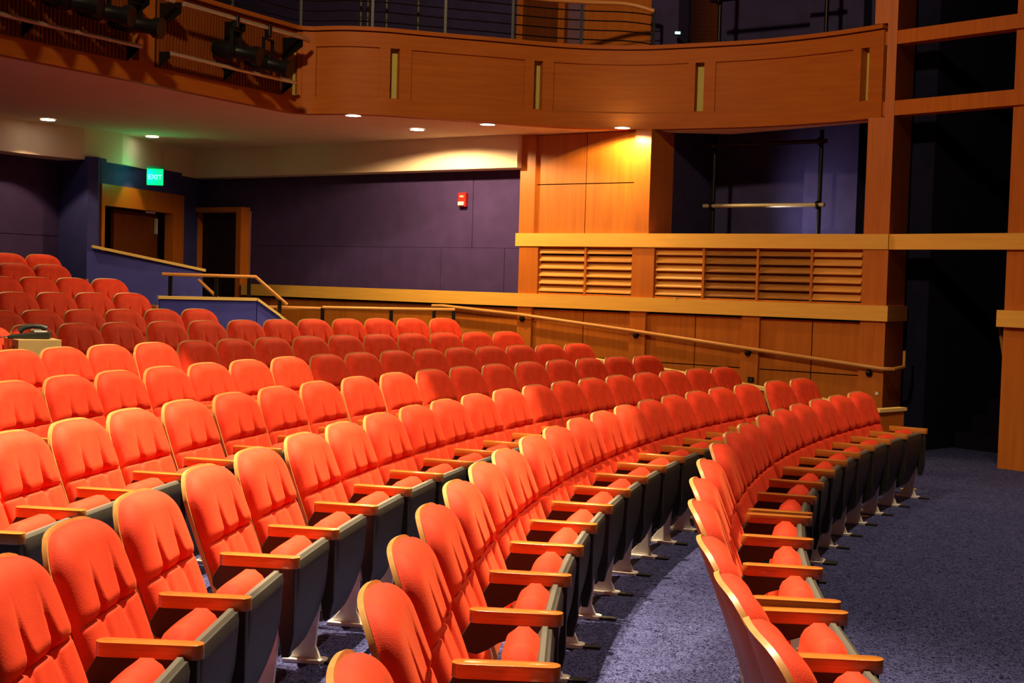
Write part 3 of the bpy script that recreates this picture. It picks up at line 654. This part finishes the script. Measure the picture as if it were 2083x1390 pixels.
def cush_t(u, v):
    au = abs(u)
    top_l = BL - tdrop(au); Lv = v * top_l / BL
    side = max(0.0, 1 - au ** 4.5) ** 0.45
    d_top = (1 - v) * top_l; d_bot = v * BL
    top = math.sqrt(max(0, 1 - (1 - min(d_top / 0.085, 1)) ** 2)); bot = math.sqrt(max(0, 1 - (1 - min(d_bot / 0.05, 1)) ** 2))
    y = u * 0.25; dv = (Lv - 0.50) * BL
    up = sst((dv + 0.004) / 0.045)                       # padded upper half overhangs the seam
    base = 0.056 + 0.008 * math.exp(-((Lv - 0.25) / 0.2) ** 2) + up * (0.014 - 0.002 * sst((dv - 0.12) / 0.16))
    cr = 0.014 * math.exp(-(dv / 0.006) ** 2)
    for yb in (-0.088, 0.088):
        dy = y - yb
        cr += 0.022 * math.exp(-(dy * dy + dv * dv) / 0.018 ** 2)
        if dv > 0:
            wd = 0.009 + 0.016 * math.exp(-dv / 0.05)
            cr += 0.036 * math.exp(-(dy / wd) ** 2) * math.exp(-(dv / 0.095) ** 2)
        else: cr += 0.011 * math.exp(-(dy / 0.020) ** 2) * math.exp(-(dv / 0.20) ** 2)
    t = base * min(side, 1) * top * bot - cr * min(side, 1) * top
    return max(t, 0.0) + 0.004
mbk = MB(); grid_mesh(64, 100, lambda u, v: backpt(u, v, cush_t(u, v)), mbk)
def shell_build():
    m = MB(); nu, nv = 16, 20
    n = (nu + 1) * (nv + 1); vs = []; fs = []
    for t in (0.004, -0.012):
        for j in range(nv + 1):
            for i in range(nu + 1): vs.append(backpt(-1 + 2 * i / nu, j / nv, t, 0.010, -0.16))
    idx = lambda s, i, j: s * n + j * (nu + 1) + i
    for j in range(nv):
        for i in range(nu):
            fs.append((idx(0, i, j), idx(0, i + 1, j), idx(0, i + 1, j + 1), idx(0, i, j + 1)))
            fs.append((idx(1, i, j), idx(1, i, j + 1), idx(1, i + 1, j + 1), idx(1, i + 1, j)))
    for i in range(nu):
        fs.append((idx(0, i, 0), idx(1, i, 0), idx(1, i + 1, 0), idx(0, i + 1, 0))); fs.append((idx(0, i, nv), idx(0, i + 1, nv), idx(1, i + 1, nv), idx(1, i, nv)))
    for j in range(nv):
        fs.append((idx(0, 0, j), idx(0, 0, j + 1), idx(1, 0, j + 1), idx(1, 0, j))); fs.append((idx(0, nu, j), idx(1, nu, j), idx(1, nu, j + 1), idx(0, nu, j + 1)))
    m.add(vs, fs); return m
# folded-up seat: local frame leaning, a = up along the pan, c = forward
def pan_pt(y, a, c): # a from 0 (bottom) to 0.42 (top)
    q = a / 0.42
    return (0.215 + 0.075 * q + 0.02 * math.sin(math.pi * q) + c, y, 0.125 + a)
def pan_half(a):
    q = min(max(a / 0.42, 0), 1)
    if q < 0.55: return 0.10 + 0.142 * math.sin(math.pi / 2 * (q / 0.55)) ** 0.75 - 0.0
    return 0.242 - 0.012 * math.sin(math.pi * (q - 0.55) / 0.45)
def slab(mb, a0, a1, c0, c1, hf, nu=14, nv=16, rnd=0.03, dome=0.0, botround=True):
    def row(u, j, s):
        a = a0 + (a1 - a0) * j / nv
        au = abs(u); e = min(1.0, (1 - au) * hf(a) / rnd); ev = min(1.0, min(a - a0, a1 - a) / rnd)
        k = math.sqrt(max(0, 1 - (1 - e) ** 2)) * math.sqrt(max(0, 1 - (1 - ev) ** 2))
        cm = 0.5 * (c0 + c1); h = 0.5 * (c1 - c0)
        return pan_pt(u * hf(a), a, cm + s * (h * (0.35 + 0.65 * k) + dome * k * (1 - au * au)))
    vs = []; fs = []
    n = (nu + 1) * (nv + 1)
    for s in (1, -1):
        for j in range(nv + 1):
            for i in range(nu + 1): vs.append(row(math.sin(math.pi / 2 * (-1 + 2 * i / nu)), j, s))
    idx = lambda s, i, j: s * n + j * (nu + 1) + i
    for j in range(nv):
        for i in range(nu):
            fs.append((idx(0, i, j), idx(0, i + 1, j), idx(0, i + 1, j + 1), idx(0, i, j + 1)))
            fs.append((idx(1, i, j), idx(1, i, j + 1), idx(1, i + 1, j + 1), idx(1, i + 1, j)))
    for i in range(nu):
        fs.append((idx(0, i, 0), idx(1, i, 0), idx(1, i + 1, 0), idx(0, i + 1, 0))); fs.append((idx(0, i, nv), idx(0, i + 1, nv), idx(1, i + 1, nv), idx(1, i, nv)))
    for j in range(nv):
        fs.append((idx(0, 0, j), idx(0, 0, j + 1), idx(1, 0, j + 1), idx(1, 0, j))); fs.append((idx(0, nu, j), idx(1, nu, j), idx(1, nu, j + 1), idx(0, nu, j + 1)))
    mb.add(vs, fs)
mcu = MB(); slab(mcu, 0.04, 0.445, -0.098, 0.004, lambda a: 0.222 * (0.80 + 0.2 * min(1, a / 0.25)) * (1 - 0.45 * max(0, (a - 0.30) / 0.145) ** 2.5), rnd=0.055, dome=0.008)
mpn = MB(); slab(mpn, 0.0, 0.408, 0.020, 0.054, pan_half, rnd=0.03)
mrm = MB(); slab(mrm, 0.06, 0.418, -0.004, 0.042, lambda a: pan_half(a) - 0.004, rnd=0.012)
mbo = MB()
for sy in (-1, 1): mbo.tube([pan_pt(sy * 0.225, 0.345, 0.010), pan_pt(sy * 0.243, 0.345, 0.010)], 0.014, 14)
# armrest cap
def armcap():
    m = MB(); x0, x1, yh, z0, z1 = 0.055, 0.367, 0.029, 0.530, 0.572
    n = 12; prof = []
    for i in range(n + 1):
        a = math.pi / 2 + math.pi * i / n; prof.append((x0 + yh + yh * math.cos(a), yh * math.sin(a)))
    for i in range(n + 1):
        a = -math.pi / 2 + math.pi * i / n; prof.append((x1 - yh + yh * math.cos(a), yh * math.sin(a)))
    m.prism(prof, z0, z1); return m
mar = armcap()
mpl = MB()
mpl.xzprism([(0.063, 0.532), (0.353, 0.532), (0.353, 0.270), (0.336, 0.190), (0.308, 0.190), (0.293, 0.290), (0.288, 0.410), (0.268, 0.470), (0.218, 0.485), (0.158, 0.465), (0.118, 0.438), (0.083, 0.422), (0.053, 0.428), (0.033, 0.450), (0.030, 0.478), (0.046, 0.505)], -0.018, 0.018)
mlg = MB()
mlg.xzprism([(0.20, 0.44), (0.27, 0.44), (0.295, 0.30), (0.275, 0.07), (0.30, 0.016), (0.15, 0.016), (0.195, 0.07), (0.205, 0.25)], -0.012, 0.012)
mft = MB(); mft.prism([(0.14, -0.035), (0.31, -0.035), (0.325, -0.02), (0.325, 0.02), (0.31, 0.035), (0.14, 0.035)], 0.0, 0.018)
mfp = MB(); mfp.prism([(0.32, -0.025), (0.40, -0.02), (0.40, 0.02), (0.32, 0.025)], 0.0, 0.012)
mhb = MB(); mhb.xzprism([(0.02, 0.36), (0.10, 0.37), (0.10, 0.355), (0.045, 0.335), (0.06, 0.20), (0.04, 0.20), (0.02, 0.33)], -0.012, 0.012)
MESH = dict(
    backrest=mbk.mesh('backrest', VELVET, smooth=True), backrest_shell=shell_build().mesh('backrest_shell', SHELL, smooth=True),
    seat_cushion=mcu.mesh('seat_cushion', VELVET, smooth=True), seat_pan=mpn.mesh('seat_pan', DARK, smooth=True), pan_rim=mrm.mesh('pan_rim', GREY, smooth=True), floor_plate=mfp.mesh('floor_plate', DARK), hinge=mhb.mesh('hinge', METAL), pivot_cap=mbo.mesh('pivot_cap', METAL, smooth=True),
    armrest=mar.mesh('armrest', ARMW, smooth=True, bevel=0.010), arm_panel=mpl.mesh('arm_panel', DARK, smooth=False, bevel=0.004),
    leg=mlg.mesh('leg', METAL, bevel=0.004), foot=mft.mesh('foot', METAL, bevel=0.003))
for kk in ('backrest', 'seat_cushion'):
    pass
FOOTD = mat('foot_plate_dark', (0.03, 0.03, 0.03), 0.6)  # plain dark grey for the foot plate
ORD = ['first', 'second', 'third', 'fourth', 'fifth', 'sixth', 'seventh', 'eighth', 'ninth', 'tenth', 'eleventh', 'twelfth', 'thirteenth', 'fourteenth', 'fifteenth', 'sixteenth', 'seventeenth', 'eighteenth', 'nineteenth', 'twentieth', 'twenty-first']
ROWN = ['front row', 'second row', 'third row', 'fourth row', 'fifth row', 'sixth row', 'seventh row', 'eighth row', 'ninth row', 'tenth row', 'eleventh row', 'twelfth row']
def part(name, parent, loc=(0, 0, 0)):
    o = bpy.data.objects.new(name, MESH[name]); COL.objects.link(o); o.parent = parent; o.location = loc; return o
def standard(root, y):
    a = part('armrest', root, (0, y, 0)); part('arm_panel', a); l = part('leg', root, (0, y, 0)); part('foot', l); part('floor_plate', l); part('hinge', root, (0, y, 0))
for ri, k in enumerate(NAMES):
    Rr, z, ths = ROWS[k]
    joints = []
    for i, th in enumerate(ths):
        x, y = ring(Rr - 0.10, th)
        g = empty('theater_seat', (x, y, z), -th, 'red velvet folding seat, %s from the side-wall end of the %s' % (ORD[i], ROWN[ri] if ri == 0 else ROWN[ri] + ' from the front'), 'seat', 'red velvet folding seats in curved rows')
        part('backrest_shell', g); part('backrest', g); c = part('seat_cushion', g); sp = part('seat_pan', g); part('pan_rim', sp); part('pivot_cap', sp)
        # spacing to the neighbours decides where the shared standard sits
        near = (ths[i] - ths[i + 1]) * Rr / 2 if i + 1 < len(ths) else 0.28
        far = (ths[i - 1] - ths[i]) * Rr / 2 if i else 0.28
        joint_near = k == 'A' and i in (5, 8, 11)
        standard(g, -(min(near, 0.30) - (0.03 if joint_near else 0)))
        if i == 0 or (k == 'A' and i - 1 in (5, 8, 11)): standard(g, 0.28)
# ---------------------------------------------------------------- box with telephone on the seats at the left
th0 = 0.3836; x, y = ring(ROWS['G'][0] - 0.05, th0)
BXY = (-3.66, 10.12)
g = empty('cardboard_box', (BXY[0], BXY[1], 0.935), -0.95, 'closed brown cardboard box resting on seats near the left edge', 'box')
m = MB(); m.box(-0.20, 0.20, -0.16, 0.16, 0, 0.19); m.build('body', CARD, g, bevel=0.003)
m = MB(); m.box(-0.03, 0.03, -0.161, 0.161, 0.19, 0.1915); m.box(-0.03, 0.03, -0.1625, -0.160, 0.13, 0.1915); m.build('tape', mat('packing_tape', (0.45, 0.36, 0.18), 0.3), g)
m = MB(); m.box(0.05, 0.11, -0.1622, -0.1600, 0.05, 0.14); m.build('printed_marks', mat('print_brown', (0.16, 0.10, 0.04), 0.8), g)
g = empty('desk_telephone', (BXY[0] - 0.0, BXY[1] + 0.0, 1.127), math.radians(14), 'black desk telephone with handset lying on the cardboard box', 'telephone')
PH = mat('phone_black', (0.02, 0.025, 0.02), 0.35)
m = MB(); m.xzprism([(-0.17, 0), (0.13, 0), (0.13, 0.055), (0.05, 0.05), (-0.17, 0.022)], -0.10, 0.10); pbs = m.build('base', PH, g, bevel=0.006)
m = MB(); m.tube([(-0.10, 0.02, 0.052), (-0.06, 0.02, 0.082), (0.0, 0.02, 0.092), (0.06, 0.02, 0.090), (0.10, 0.02, 0.072)], [0.026, 0.02, 0.017, 0.02, 0.026], 10); m.build('handset', PH, g, smooth=True)
m = MB(); m.box(0.02, 0.11, -0.085, -0.03, 0.052, 0.060); m.build('keypad', WHITE, pbs)
m = MB(); m.box(-0.02, 0.06, 0.05, 0.09, 0.05, 0.066); m.build('display', mat('phone_grey', (0.25, 0.30, 0.22), 0.3), pbs)
m = MB(); m.tube([(-0.17, -0.03, 0.012), (-0.22, -0.06, 0.008), (-0.27, -0.02, 0.0)], 0.005, 6); m.build('cord', PH, g, smooth=True)
# yellow tape marks on the carpet
for i, (x, y, a) in enumerate([(2.61, 9.76, 0.2), (3.40, 11.21, 0.1)]):
    g = empty('floor_tape', (x, y, 0.001), a, ['short yellow tape mark on the carpet beside the front row', 'short yellow tape mark by the far end of the front row'][i], 'tape')
    m = MB(); m.box(-0.07, 0.07, -0.02, 0.02, 0, 0.002); m.build('strip', mat('yellow_tape', (0.75, 0.62, 0.03), 0.5), g)
